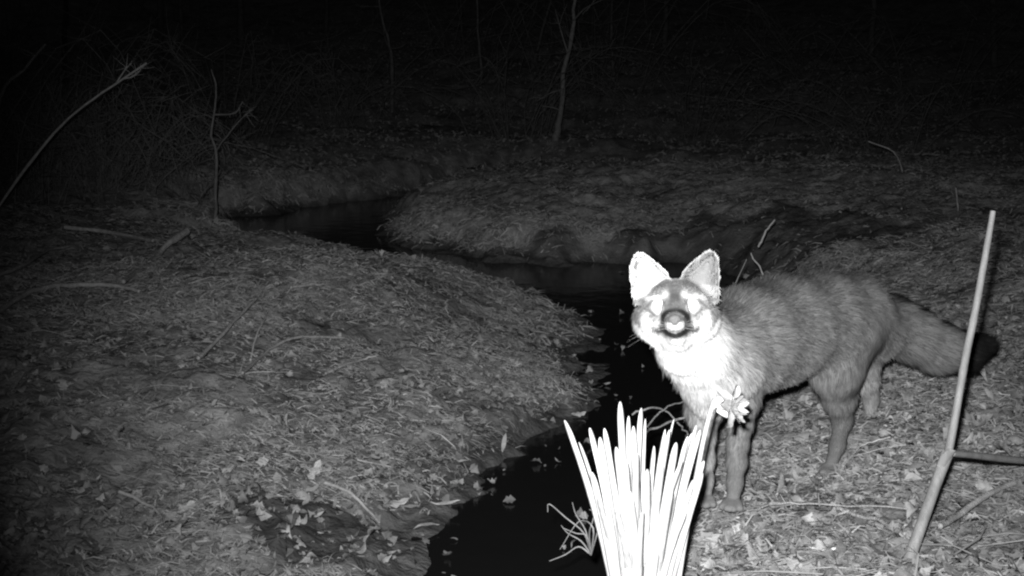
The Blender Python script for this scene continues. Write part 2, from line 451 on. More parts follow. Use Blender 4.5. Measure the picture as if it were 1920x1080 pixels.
# ------------------------------------------------------------------ the fox
def snets(fn, lo, hi, h):
    """naive surface nets of an implicit function (numpy)"""
    n = [int(math.ceil((hi[i] - lo[i]) / h)) + 1 for i in range(3)]
    ax = [lo[i] + h * np.arange(n[i]) for i in range(3)]
    D = fn(ax)
    neg = D < 0
    cnt = np.zeros([k - 1 for k in n], np.int8)
    for a in (0, 1):
        for b in (0, 1):
            for c in (0, 1):
                cnt += neg[a:n[0] - 1 + a, b:n[1] - 1 + b, c:n[2] - 1 + c]
    act = (cnt > 0) & (cnt < 8)
    idx = np.argwhere(act)
    acc = np.zeros((len(idx), 3)); num = np.zeros(len(idx))
    E = []
    for a in (0, 1):
        for b in (0, 1):
            E += [((0, a, b), (1, a, b)), ((a, 0, b), (a, 1, b)), ((a, b, 0), (a, b, 1))]
    for p, q in E:
        p = np.array(p); q = np.array(q)
        v0 = D[tuple((idx + p).T)]; v1 = D[tuple((idx + q).T)]
        m = (v0 < 0) != (v1 < 0)
        t = v0 / np.where(m, v0 - v1, 1)
        pos = p[None] + t[:, None] * (q - p)[None]
        acc += pos * m[:, None]; num += m
    V = np.array(lo)[None] + h * (idx + acc / num[:, None])
    ID = np.full(act.shape, -1, np.int64); ID[tuple(idx.T)] = np.arange(len(idx))
    Fs = []
    for axis in range(3):
        s0 = [slice(None)] * 3; s1 = [slice(None)] * 3
        s0[axis] = slice(0, -1); s1[axis] = slice(1, None)
        a0 = neg[tuple(s0)]; a1 = neg[tuple(s1)]
        ch = np.argwhere(a0 != a1)
        o1, o2 = (axis + 1) % 3, (axis + 2) % 3
        ch = ch[(ch[:, o1] > 0) & (ch[:, o2] > 0) & (ch[:, o1] < n[o1] - 1) & (ch[:, o2] < n[o2] - 1)]
        e1 = np.zeros(3, int); e1[o1] = 1; e2 = np.zeros(3, int); e2[o2] = 1
        q = np.stack([ID[tuple((ch - e1 - e2).T)], ID[tuple((ch - e2).T)], ID[tuple(ch.T)], ID[tuple((ch - e1).T)]], 1)
        flip = ~neg[tuple(ch.T)]
        q[flip] = q[flip][:, ::-1]
        Fs.append(q)
    return V, np.concatenate(Fs)

# head frame: A px to the viewer's right, B px up, C metres out of the face
HS = 0.000785
H0 = P(1266, 573, 1.935)
hw = CP - H0; hw = hw / np.linalg.norm(hw)
hw = hw + np.array([-.02, 0, -.06]); hw /= np.linalg.norm(hw)
hu = np.cross([0, 0, 1.0], hw); hu /= np.linalg.norm(hu)
hv = np.cross(hw, hu)
if hu[0] < 0: hu = -hu; hv = np.cross(hw, hu)
if hv[2] < 0: hv = -hv
ro = math.radians(3.0)
hu, hv = hu * math.cos(ro) + hv * math.sin(ro), hv * math.cos(ro) - hu * math.sin(ro)
def Hd(a, b, c): return H0 + hu * a * HS + hv * b * HS + hw * c
def to_head(p):
    q = p - H0
    return (q @ hu) / HS, (q @ hv) / HS, q @ hw

# chain = list of (point, radius); attributes: flow sign, hair length, tone, name
def C(*rows): return [(P(a, b, c), r) for a, b, c, r in rows]
HOME = Hd(0, -8, -.03)
chains = [
    # name, pts, hair length, tone, blend k
    ('trunk', C((1282, 600, 2.03, .047), (1305, 645, 2.075, .057), (1342, 668, 2.13, .073), (1392, 637, 2.21, .084), (1460, 614, 2.32, .088), (1530, 597, 2.42, .084), (1588, 596, 2.50, .080), (1630, 615, 2.55, .066)), .026, .118, .02),
    ('chest', C((1345, 690, 2.13, .068), (1338, 730, 2.145, .048)), .018, .28, .02),
    ('belly', C((1400, 672, 2.21, .058), (1450, 655, 2.31, .060), (1520, 640, 2.42, .055)), .018, .17, .02),
    ('tail', C((1622, 606, 2.555, .056), (1665, 607, 2.585, .052), (1705, 624, 2.61, .050), (1752, 648, 2.63, .047), (1800, 658, 2.65, .038), (1832, 650, 2.66, .025)), .034, .115, .015),
    ('foreleg', C((1385, 690, 2.17, .052), (1391, 745, 2.162, .028), (1388, 790, 2.155, .0195), (1383, 830, 2.15, .0165), (1381, 865, 2.15, .0160), (1378, 905, 2.15, .0125), (1375, 932, 2.145, .0115)), .007, .13, .012),
    ('foreleg', C((1335, 700, 2.17, .050), (1320, 765, 2.18, .030), (1320, 815, 2.18, .018), (1322, 860, 2.18, .0150), (1324, 900, 2.18, .0115), (1324, 925, 2.175, .0105)), .007, .22, .012),
    ('hindleg', C((1585, 622, 2.45, .068), (1566, 692, 2.41, .050), (1573, 742, 2.43, .031), (1579, 785, 2.46, .0175), (1570, 835, 2.44, .0130), (1558, 872, 2.425, .0120)), .009, .11, .015),
    ('hindleg', C((1610, 650, 2.58, .052), (1622, 708, 2.61, .026), (1633, 745, 2.645, .0145), (1630, 795, 2.645, .0110), (1628, 818, 2.63, .0110)), .007, .22, .012),
]
def paw(px, py, Y, toe):
    """five short chains: pad and four toes"""
    out = []
    c = P(px, py, Y); t = np.array(toe, float); t /= np.linalg.norm(t)
    s = np.cross([0, 0, 1.0], t)
    for k, (q, ln) in enumerate(((-.0155, .016), (-.0055, .024), (.0055, .024), (.0155, .016))):
        a = c + s * q * .6; b2 = c + s * q + t * ln + np.array([0, 0, -.003])
        out.append([(a, .0085), (b2, .0062)])
    return out
for args in ((1373, 943, 2.135, (-.30, -1, 0)), (1323, 936, 2.165, (-.30, -1, 0)), (1556, 878, 2.42, (-.7, -1, 0)), (1627, 824, 2.62, (-.5, -1, 0))):
    for c in paw(*args): chains.append(('paw', c, .0025, .18, .002))
K = lambda a, b, c, r: (Hd(a, b, c), r)
head_ch = [
    ('head', [K(0, -10, -.045, .0455), K(0, -12, -.075, .047)], .008, .34, .012),
    ('head', [K(-36, -22, -.038, .0285), K(-40, -30, -.065, .034)], .014, .62, .012),
    ('head', [K(36, -22, -.038, .0285), K(40, -30, -.065, .034)], .014, .62, .012),
    ('head', [K(-21, 14, -.020, .0165), K(-36, 4, -.030, .017)], .006, .5, .008),
    ('head', [K(21, 14, -.020, .0165), K(36, 4, -.030, .017)], .006, .5, .008),
    ('head', [K(0, 2, -.015, .0235), K(0, -12, .018, .0185), K(0, -20, .045, .0145)], .0045, .3, .010),
    ('head', [K(-8, -34, .030, .0105), K(-7, -32, .052, .0088)], .0035, .7, .006),
    ('head', [K(8, -34, .030, .0105), K(7, -32, .052, .0088)], .0035, .7, .006),
    ('head', [K(0, -46, .036, .0085), K(0, -50, .012, .0135), K(0, -54, -.03, .026)], .006, .8, .007),
    ('head', [K(-2, -66, -.070, .034), K(6, -92, -.105, .040)], .016, .80, .015),
]
allch = chains + head_ch
# ears: curved thin cups
ear_px = np.array([(-82, 0), (-87, 45), (-87, 72), (-83, 88), (-76, 98), (-67, 102), (-57, 99), (-43, 88), (-26, 74), (-13, 60), (-7, 44), (-20, 10)]) * HS
def ear_sdf(p, sgn):
    q = p - H0
    a = (q @ hu) * sgn; b2 = q @ hv; c = q @ hw
    e = poly_sdf(a, b2, ear_px)
    q_in = np.clip(-e, 0, .03)
    c0 = -.040 - .030 * np.sin(np.clip(q_in / .026, 0, 1) * math.pi / 2) - .10 * np.clip(b2 - .03, 0, .06) 
    return np.maximum(e, np.abs(c - c0) - .0030)
def smin(a, b, k):
    h = np.clip(.5 + .5 * (b - a) / k, 0, 1)
    return b * (1 - h) + a * h - k * h * (1 - h)
def cone_d(p, a, ra, b, rb):
    ab = b - a
    t = np.clip(((p - a) @ ab) / (ab @ ab), 0, 1)
    return np.linalg.norm(p - a - t[..., None] * ab, axis=-1) - (ra + (rb - ra) * t), t
def fox_field(ax):
    n = [len(a) for a in ax]
    D = np.full(n, .05, np.float32)
    def sub(lo, hi):
        return [slice(max(0, int((lo[i] - ax[i][0]) / (ax[i][1] - ax[i][0]))), min(n[i], int((hi[i] - ax[i][0]) / (ax[i][1] - ax[i][0])) + 2)) for i in range(3)]
    def grid(s):
        g = np.meshgrid(ax[0][s[0]], ax[1][s[1]], ax[2][s[2]], indexing='ij')
        return np.stack(g, -1)
    for nm, ch, hl, tn, k in allch:
        for (a, ra), (b, rb) in zip(ch[:-1], ch[1:]):
            m = max(ra, rb) + .045
            s = sub(np.minimum(a, b) - m, np.maximum(a, b) + m)
            d, _ = cone_d(grid(s), a, ra, b, rb)
            D[tuple(s)] = smin(D[tuple(s)], d, k)
    for sgn in (-1, 1):
        c = H0 + hu * (-50 * HS * -sgn) + hv * 50 * HS - hw * .06
        c = H0 + hu * sgn * -1 * (-50 * HS) * 1 + hv * 50 * HS - hw * .06 if False else H0 + hu * (sgn * -50 * HS) + hv * 50 * HS - hw * .06
        s = sub(c - .075, c + .075)
        d = ear_sdf(grid(s), sgn)
        D[tuple(s)] = smin(D[tuple(s)], d, .006)
    # eye sockets
    for sx in (-1, 1):
        e = Hd(sx * 33, 0, -.006)
        s = sub(e - .03, e + .03)
        g = np.linalg.norm(grid(s) - e, axis=-1) - .0095
        D[tuple(s)] = -smin(-D[tuple(s)], g, .004)
    return D
allp = np.array([p for _, ch, *_ in allch for p, r in ch]); 
lo = allp.min(0) - .12; hi = allp.max(0) + .12
FV, FF = snets(fox_field, lo, hi, .0030)
def smooth_mesh(V, F, it=2, lam=.5):
    e = np.concatenate([F[:, [0, 1]], F[:, [1, 2]], F[:, [2, 3]], F[:, [3, 0]]])
    for _ in range(it):
        acc = np.zeros_like(V); c = np.zeros(len(V))
        for k in range(3):
            acc[:, k] = np.bincount(e[:, 0], V[e[:, 1], k], len(V)) + np.bincount(e[:, 1], V[e[:, 0], k], len(V))
        c = np.bincount(e[:, 0], minlength=len(V)) + np.bincount(e[:, 1], minlength=len(V))
        V = V * (1 - lam) + lam * acc / c[:, None]
    return V
FV = smooth_mesh(FV, FF, 4)

def gauss(x, y, cx, cy, rx, ry=None):
    ry = ry or rx
    return np.exp(-(((x - cx) / rx) ** 2 + ((y - cy) / ry) ** 2))
W1 = P(1275, 668, 2.00); W2 = P(1288, 735, 2.09); W3 = P(1235, 640, 1.98)
tailax = [p for p, r in chains[3][1]]
def coat(p, nrm):
    """flow direction, hair length and tone of the coat at surface points"""
    n = len(p)
    wsum = np.zeros(n); flow = np.zeros((n, 3)); ln = np.zeros(n); tn = np.zeros(n); whead = np.zeros(n); wtail = np.zeros(n); wleg = np.zeros(n); wtr = np.zeros(n)
    tpar = np.zeros(n)
    for nm, ch, hl, t0, k in allch:
        m = len(ch) - 1
        for i, ((a, ra), (b, rb)) in enumerate(zip(ch[:-1], ch[1:])):
            d, t = cone_d(p, a, ra, b, rb)
            w = np.exp(-np.clip(d, -.01, 1) / .006)
            hl_ = hl + (.017 * np.clip(1 - 1.15 * (i + t) / m, 0, 1) if nm in ('foreleg', 'hindleg') else 0)
            wsum += w; ln += w * hl_; tn += w * t0
            if nm == 'head':
                f = unit(p - Hd(0, -16, .07)) * .8 + np.array([0, 0, -.15]) ; whead += w
            else:
                f = np.broadcast_to(unit(b - a), p.shape)
            if nm == 'trunk': wtr += w
            if nm == 'tail': wtail += w; tpar += w * (i + t) / m
            if nm in ('foreleg', 'hindleg', 'paw'): wleg += w
            if nm in ('trunk', 'chest', 'belly'): f = f + np.array([0, 0, -.35])
            if nm == 'paw': f = f * .6
            flow += w[:, None] * f
    iw = 1 / (wsum + 1e-12)
    flow = unit(flow * iw[:, None]); ln *= iw; tn *= iw; whead *= iw; wtail *= iw; wleg *= iw; tpar = tpar / (wtail / iw + 1e-9)
    A, B, Cc = to_head(p)
    # ---- ears
    e = np.minimum(np.abs(ear_sdf(p, 1)), np.abs(ear_sdf(p, -1)))
    ear = (e < .003) & (B > 34)
    facing = nrm @ hw
    ln = np.where(ear, np.where(facing > .5, .0030, .0012), ln); flow = np.where(ear[:, None], unit(hv + .3 * np.sign(A)[:, None] * hu), flow)
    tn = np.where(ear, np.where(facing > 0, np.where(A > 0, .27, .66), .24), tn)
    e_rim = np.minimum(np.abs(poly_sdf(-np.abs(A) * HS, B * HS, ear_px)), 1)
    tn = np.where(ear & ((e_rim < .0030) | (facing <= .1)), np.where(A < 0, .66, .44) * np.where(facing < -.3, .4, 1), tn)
    whead = np.where(ear, 1, whead)
    # ---- body markings
    up = nrm[:, 2]
    tn = tn * (1 + .25 * np.clip(-up, 0, 1) * (wtr * iw)) 
    wh = np.clip(1.15 * np.exp(-(np.linalg.norm(p - W1, axis=1) / .076) ** 2) + .50 * np.exp(-(np.linalg.norm(p - W2, axis=1) / .065) ** 2) + .9 * np.exp(-(np.linalg.norm(p - W3, axis=1) / .05) ** 2), 0, 1)
    wh = wh * (1 - wleg * .4)
    body = ~ear & (whead < .5)
    tn = np.where(body, tn + (.66 - tn) * wh, tn)
    # tail: dark crest along the top, black tip
    tl = np.clip(wtail, 0, 1)
    stripe = sstep(.42, .70, up * .9 + .40 * nrm[:, 1]) * sstep(.02, .2, tpar) + sstep(.64, .76, tpar)
    stripe = np.clip(stripe, 0, 1) * tl
    tn = tn * (1 - stripe) + .007 * stripe
    # darker saddle along the back
    tn = np.where(body, tn * (1 - .35 * sstep(.75, 1, up) * (wtr * iw)), tn)
    # ---- face
    hd = (~ear) & (whead > .5)
    aA = np.abs(A)
    def E(x, y, cx, cy, rx, ry, soft=.35, rot=0.0):
        c_, s_ = math.cos(rot), math.sin(rot); X = (x - cx) * c_ + (y - cy) * s_; Y_ = (y - cy) * c_ - (x - cx) * s_
        return sstep(1 + soft, 1 - soft, np.hypot(X / rx, Y_ / ry))
    def seg(x, y, x0, y0, x1, y1, w):
        dx, dy = x1 - x0, y1 - y0; t = np.clip(((x - x0) * dx + (y - y0) * dy) / (dx * dx + dy * dy), 0, 1)
        return np.exp(-(((x - x0 - t * dx) ** 2 + (y - y0 - t * dy) ** 2) / w ** 2))
    def put(f, val, w): return f + (val - f) * np.clip(w, 0, 1)
    mott = 1 + .5 * noise(p[:, 0] * 260, p[:, 1] * 260, p[:, 2] * 260, 55)
    f = np.full(n, .40) * mott
    f = put(f, .27 * mott, 1.3 * gauss(A, B, 0, 34, 42, 22))                      # forehead
    f = put(f, .38 * mott, gauss(aA, B, 58, 18, 16, 16))
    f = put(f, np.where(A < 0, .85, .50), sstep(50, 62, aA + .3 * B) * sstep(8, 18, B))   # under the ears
    f = put(f, .17, 1.5 * np.exp(-(A / (10 + .20 * np.clip(B + 10, -20, 40))) ** 2) * sstep(-32, -22, B) * sstep(40, 12, B))   # bridge
    f = put(f, .33, sstep(-.005, .02, Cc) * (aA < 22) * (B > -14) * .5)
    f = put(f, .92, E(aA, B, 32, -2, 12, 13, .2))                                # around the eyes
    f = put(f, .92, E(aA, B, 36, 14, 17, 4.5, .8, -.15))                          # brow streak
    f = put(f, .88, E(aA, B, 17, 18, 6, 9, .8))
    f = put(f, .80 * mott, E(aA, B, 50, -31, 11, 19, .6, -.35))
    f = put(f, .25, .9 * seg(aA, B, 38, 11, 47, 1, 2.0))                          # cheek patch
    f = put(f, .60, E(aA, B, 36, -34, 9, 9, .5))
    f = put(f, .13, 1.1 * seg(aA, B, 53, -5, 37, -22, 2.6))                       # dark streak under the eye
    f = put(f, .15, .9 * seg(aA, B, 44, 10, 62, -12, 2.6))
    f = put(f, .20, .7 * seg(aA, B, 64, -12, 68, -40, 5.0))
    rr = np.hypot(A, (B + 29))
    front = sstep(-.022, -.004, Cc)
    f = put(f, .045, 1.4 * np.exp(-((rr - 25) / 4.2) ** 2) * front * sstep(4, -10, B))   # dark muzzle ring
    lipb = -50 + .0065 * A * A
    f = put(f, .05, 1.4 * np.exp(-((B - lipb) / 4.6) ** 2) * sstep(50, 38, aA) * sstep(-.05, -.03, Cc))   # lip line
    f = np.where((Cc > .028) & (rr < 19), np.where(B > -26, .15, .60), f)
    f = put(f, .85, sstep(-55, -60, B - .006 * A * A * .8))
    f = np.where((aA > 68) & (B > -60) & (B < 8), f * (1 - .35 * sstep(68, 82, aA)), f)
    f = np.where((Cc < -.085) & (B > -35), .22, f)
    f = f * .78
    tn = np.where(hd, f, tn)
    sd = hd & (aA > 55) & (B > -12)
    flow = np.where(sd[:, None], unit(-.5 * hv - .9 * hw), flow)
    sd = hd & (B < -12) & (Cc < .01) & (np.hypot(A, B + 29) > 34)
    flow = np.where(sd[:, None], unit(flow * .5 - .75 * hv - .3 * hw), flow)
    # long ruff under the cheeks
    ln = np.where(hd & (aA > 50) & (B < 10) & (B > -80), np.maximum(ln, .008 + .006 * sstep(5, -35, B)), ln)
    ln = np.where(hd & (B < -58), .014, ln)
    ln = np.where(hd & (B > -8), np.minimum(ln, .006), ln)
    ln = np.where(~hd & ~ear & (whead > .15), np.minimum(ln, .018), ln)
    ln = np.where(hd & (np.hypot(aA - 33, B) < 16), .0022, ln)
    return flow, ln, np.clip(tn, .006, .95)

def vnormals(V, F):
    fn = np.cross(V[F[:, 2]] - V[F[:, 0]], V[F[:, 3]] - V[F[:, 1]])
    N = np.zeros_like(V)
    for k in range(4):
        for j in range(3): N[:, j] += np.bincount(F[:, k], fn[:, j], len(V))
    return unit(N), fn
VN, FN = vnormals(FV, FF)
fl, ln, tn = coat(FV, VN)
fox = empty('fox')
body = mesh_obj('body', FV, FF, M['skin'], fox, tone=tn * .8)
# fur: short tapering hairs rooted on the body
area = np.linalg.norm(FN, axis=1)
cen = FV[FF].mean(1)
A_, B_, C_ = to_head(cen)
wgt = area * (1 + 1.2 * ((np.abs(A_) < 95) & (B_ > -80) & (C_ > -.1)))
NH = 280000
pick = rng.choice(len(FF), NH, p=wgt / wgt.sum())
u, v = rng.random((2, NH, 1))
q = FV[FF[pick]]
R = q[:, 0] * (1 - u) * (1 - v) + q[:, 1] * u * (1 - v) + q[:, 2] * u * v + q[:, 3] * (1 - u) * v
N = unit(VN[FF[pick]].mean(1))
fl, ln, tn = coat(R, N)
tang = unit(fl - (fl * N).sum(1, keepdims=True) * N)
cl = noise(R[:, 0] * 120, R[:, 1] * 120, R[:, 2] * 120, 91)[:, None]
cl2 = noise(R[:, 0] * 70 + 9, R[:, 1] * 70, R[:, 2] * 70, 92)[:, None]
side = np.cross(N, tang)
D = unit(tang + N * (.22 + .10 * cl2) + side * (.30 * cl) + rng.normal(0, .13, (NH, 3)))
L = ln * (.65 + .6 * rng.random(NH))
W = np.clip(.0005 + .022 * L, .0006, .0012) * (.8 + .5 * rng.random(NH))
streak = noise(R[:, 0] * 210, R[:, 1] * 210, R[:, 2] * 210, 95)
streak2 = noise(R[:, 0] * 60, R[:, 1] * 60, R[:, 2] * 60, 96)
long = sstep(.010, .022, ln)
TT = tn * (1 + (1.0 * streak + .15 * streak2) * (.25 + .75 * long)) * (1 + (.35 * (rng.random(NH) - .5)))
TT = np.where((rng.random(NH) < .12) & (tn < .4) & (ln > .012), TT * .45, TT)
bend = -N * .28 + np.array([0, 0, -.12]) + rng.normal(0, .06, (NH, 3))
V, F, T = ribbons(R - N * .001, D, L, W, N, np.clip(TT, .005, .95), bend)
mesh_obj('fur', V, F, M['fur'], fox, tone=T, smooth=True)
def ball(c, r, sx=1, sy=1, sz=1, ax=None, n=20):
    V, F = [], []
    for i in range(n + 1):
        th = math.pi * i / n
        for j in range(n * 2):
            ph = math.pi * j / n
            l = (sx * math.sin(th) * math.cos(ph), sy * math.sin(th) * math.sin(ph), sz * math.cos(th))
            V.append(np.array(c) + r * (ax[0] * l[0] + ax[1] * l[1] + ax[2] * l[2]))
    m = n * 2
    for i in range(n):
        for j in range(m):
            F.append((i * m + j, i * m + (j + 1) % m, (i + 1) * m + (j + 1) % m, (i + 1) * m + j))
    return V, F
hax = (hu, hv, hw)
for s in (-1, 1):
    V, F = ball(Hd(s * 32, 0, -.0045), .0098, 1, 1.0, .9, hax)
    mesh_obj('eye', V, F, M['eye'], fox)
V, F = ball(Hd(0, -21, .0575), .0085, 1.05, .85, .7, hax)
V = [p + hv * (-.0018 if abs((p - Hd(0, -21, .0575)) @ hu) < .004 and ((p - Hd(0, -21, .0575)) @ hv) < 0 else 0) for p in V]
nose = mesh_obj('nose', V, F, M['nose'], fox)
wk = []
for s in (-1, 1):
    for k in range(7):
        a = Hd(s * (13 + k % 3 * 2), -30 - (k % 4) * 3, .042 - .004 * (k % 3))
        d = hu * s * (.8 + .1 * k) + hv * (.25 - .13 * k) + hw * (.25 - .05 * k)
        d = unit(d)
        Lw = .04 + .004 * k
        wk.append(tube([a, a + d * Lw * .5, a + d * Lw + np.array([0, 0, -.006])], [.00018, .00014, .00006], 4, 3))
V, F = merge(wk); mesh_obj('whiskers', V, F, M['whisker'], fox)
tag(fox, 'grey fox with glowing eyes and black tail tip facing the camera on the bank', 'fox')
rebase(fox, (0.45, 2.3, 0.0))

# ------------------------------------------------------------------ daffodil clump
plant = empty('daffodil_plant')
LB = P(1200, 1150, 1.60)
def blade(base, tip, w, bow, side_n, n=24, keel=.25):
    base = np.array(base); tip = np.array(tip)
    V = []
    ax = tip - base; s = unit(np.cross(ax, side_n)); nn = unit(np.cross(s, ax))
    for i in range(n + 1):
        t = math.sin(i / n * math.pi / 2)
        c = base + ax * t + bow * (t * t - t) 
        ww = w * (.85 + .25 * math.sin(min(t * 1.6, 1) * math.pi / 2) - .28 * max(0, t - .45) / .55) * (1 if t < .90 else math.sqrt(max(0, 1 - ((t - .90) / .1001) ** 2)))
        th = .0009
        for q, kk in ((-1, 0), (-.5, .6), (0, 1), (.5, .6), (1, 0)):
            V.append(c + s * ww * .5 * q - nn * ww * keel * (kk - 1) * -1)
        for q, kk in ((1, 0), (.5, .6), (0, 1), (-.5, .6), (-1, 0)):
            V.append(c + s * ww * .5 * q * .96 - nn * (ww * keel * (kk - 1) * -1 + th))
    F = []
    m = 10
    for i in range(n):
        for j in range(m):
            F.append((i * m + j, i * m + (j + 1) % m, (i + 1) * m + (j + 1) % m, (i + 1) * m + j))
    F.append(tuple(range(m))); F.append(tuple(n * m + j for j in range(m))[::-1])
    return V, F
# (tip px, tip py, base px, width px, Y tip)
tips = [(1058, 788, 1140, 15, 1.62), (1085, 829, 1150, 10, 1.64), (1106, 802, 1158, 15, 1.60), (1125, 820, 1165, 17, 1.58), (1133, 803, 1170, 15, 1.63),
        (1108, 885, 1150, 18, 1.55), (1120, 935, 1152, 17, 1.53), (1155, 838, 1175, 17, 1.57), (1163, 753, 1182, 17, 1.60), (1179, 780, 1188, 13, 1.64), (1188, 799, 1196, 16, 1.58),
        (1203, 765, 1195, 15, 1.61), (1172, 860, 1180, 20, 1.54), (1210, 785, 1212, 8, 1.67), (1196, 850, 1200, 20, 1.55), (1226, 836, 1213, 12, 1.66), (1214, 880, 1206, 18, 1.54),
        (1247, 805, 1218, 10, 1.66), (1256, 806, 1222, 15, 1.60), (1264, 786, 1228, 7, 1.67), (1268, 830, 1228, 17, 1.57), (1240, 870, 1216, 19, 1.55), (1290, 818, 1234, 13, 1.60),
        (1298, 812, 1240, 12, 1.63), (1306, 797, 1244, 11, 1.65), (1313, 806, 1247, 13, 1.62), (1320, 864, 1252, 14, 1.58), (1317, 885, 1250, 15, 1.60), (1280, 865, 1232, 16, 1.56), (1300, 900, 1243, 16, 1.55),
        (1262, 920, 1226, 18, 1.53), (1180, 920, 1186, 20, 1.52), (1156, 960, 1172, 18, 1.51), (1285, 960, 1238, 16, 1.53), (1206, 960, 1200, 18, 1.51)]
bl = []
for i, (tx, ty, bx, w, Y) in enumerate(tips):
    yb = 1.60 + .035 * math.sin(i * 2.4) 
    bx = 1207 + (bx - 1207) * .72
    base = P(bx + random.uniform(-5, 5), 1165, yb)
    tip = P(tx, ty, Y)
    lean = (tx - bx) / FPX * 1.6
    bow = np.array([lean * .55, random.uniform(-.035, .035), 0]) + np.array([random.uniform(-.018, .018), 0, 0])
    sn = np.array([random.uniform(-.7, .7), -1, .2])
    bl.append(blade(base, tip, w / FPX * 1.62 * (.92 if ty < 890 else .75), bow, sn, keel=random.uniform(.1, .3)))
V, F = merge(bl)
mesh_obj('leaves', V, F, M['leafblade'], plant)
# flower stem with papery sheath and nodding flower
sb = P(1262, 1165, 1.64); st = P(1334, 766, 1.66); fc = P(1372, 763, 1.645)
V, F = tube([sb, P(1278, 1050, 1.65), P(1297, 940, 1.66), P(1318, 830, 1.66), st, P(1340, 760, 1.66), P(1352, 763, 1.655)], [.0036, .0036, .0034, .003, .0028, .003, .0034], 10, 4)
stem = mesh_obj('flower_stem', V, F, M['leafblade'], plant)
flower = empty('flower'); flower.parent = plant
fax = unit(np.array([.75, -.62, .12]))                  # the way the flower faces
fu = unit(np.cross(fax, [0, 0, 1.0])); fv = np.cross(fu, fax)
def petal(ang, L, W, back, curl):
    d = fu * math.cos(ang) + fv * math.sin(ang); s = fu * -math.sin(ang) + fv * math.cos(ang)
    V = []; nn = 8
    for i in range(nn + 1):
        t = i / nn
        w = W * math.sin(math.pi * min(1, t * .86 + .10)) ** .7
        c = fc + d * (.003 + L * t) + fax * (back * t + curl * t * t)
        for q in (-1, -.5, 0, .5, 1):
            V.append(c + s * w * .5 * q + fax * (.0035 * q * q + .0008 * math.sin(9 * t + 5 * q + ang)))
    n0 = len(V)
    V += [p - fax * .0005 for p in V]
    F = []
    for i in range(nn):
        for j in range(4):
            a = i * 5 + j
            F.append((a, a + 1, a + 6, a + 5)); F.append((n0 + a + 5, n0 + a + 6, n0 + a + 1, n0 + a))
    return V, F
for k in range(7):
    ang = math.radians(15 + 51.4 * k) + random.uniform(-.15, .15)
    V, F = petal(ang, .026 + random.uniform(-.003, .004), .0165, -.003 if k % 2 else .002, random.uniform(-.012, .006))
    mesh_obj('petal', V, F, M['petal'], flower)
for k in range(6):
    ang = math.radians(40 + 60 * k) + random.uniform(-.2, .2)
    V, F = petal(ang, .014 + random.uniform(-.002, .003), .0110, .009, random.uniform(-.004, .006))
    mesh_obj('petal', V, F, M['corona'], flower)
V = []; F = []
for i in range(7):
    t = i / 6
    for j in range(30):
        a = 2 * math.pi * j / 30
        r = .0040 + .0030 * t ** 2 + (.0012 * math.sin(a * 6) + .0006 * math.sin(a * 11)) * t
        V.append(fc + fax * (.001 + .012 * t) + (fu * math.cos(a) + fv * math.sin(a)) * r)
for i in range(6):
    for j in range(30): F.append((i * 30 + j, i * 30 + (j + 1) % 30, (i + 1) * 30 + (j + 1) % 30, (i + 1) * 30 + j))
F.append(tuple(range(30))[::-1])
mesh_obj('corona', V, F, M['corona'], flower)
V, F = tube([P(1352, 763, 1.655), P(1362, 763, 1.652), fc], [.0042, .0052, .0045], 10, 3)
mesh_obj('flower_tube', V, F, M['petal'], flower)
V, F = merge([blade(P(1336, 763, 1.66), P(1356, 748, 1.66), .010, np.array([0, 0, -.01]), np.array([0, -1, .3])), blade(P(1345, 766, 1.655), P(1384, 778, 1.65), .010, np.array([0, 0, .01]), np.array([0, -1, .3]))])
mesh_obj('spathe', V, F, M['spathe'], plant)
tag(plant, 'clump of strap leaves with one nodding daffodil, glaring white in front of the fox', 'flower clump')
base = P(1200, 1165, 1.6); rebase(plant, tuple(base))

# ------------------------------------------------------------------ broken cane on the right
cane = empty('broken_cane')
cb = P(1700, 1062, 1.78); cn = P(1776, 850, 1.84)
V, F = tube([cb, P(1722, 1000, 1.79), P(1752, 915, 1.82), cn], [.0088, .0082, .0078, .0088], 16, 5)
mesh_obj('lower_stem', V, F, M['cane'], cane)
pts = [(1778, 850, 60), (1788, 798, 58), (1797, 745, 57), (1804, 706, 56), (1806, 694, 61), (1808, 684, 55), (1814, 652, 55), (1823, 612, 53), (1825, 601, 58), (1827, 591, 52), (1833, 560, 52), (1842, 510, 50), (1850, 465, 48), (1857, 425, 43), (1862, 396, 41)]
V, F = tube([P(a, b, 1.84 + (850 - b) * .0002) for a, b, r in pts], [r * .0001 for a, b, r in pts], 14, 3)
mesh_obj('upper_stem', V, F, M['cane'], cane)
V, F = blade(P(1768, 880, 1.825), P(1792, 846, 1.815), .016, np.array([0, -.004, 0]), np.array([.5, -1, 0]), keel=.5)
mesh_obj('leaf_sheath', V, F, M['cane'], cane)
V, F = tube([P(1786, 850, 1.85), P(1830, 854, 1.90), P(1880, 860, 1.96), P(1940, 866, 2.03)], [.0046, .0052, .0055, .0054], 12, 5)
mesh_obj('side_branch', V, F, M['cane'], cane)
tag(cane, 'tall pale broken reed cane with a bent side branch, standing right of the fox', 'cane')
rebase(cane, tuple(cb))

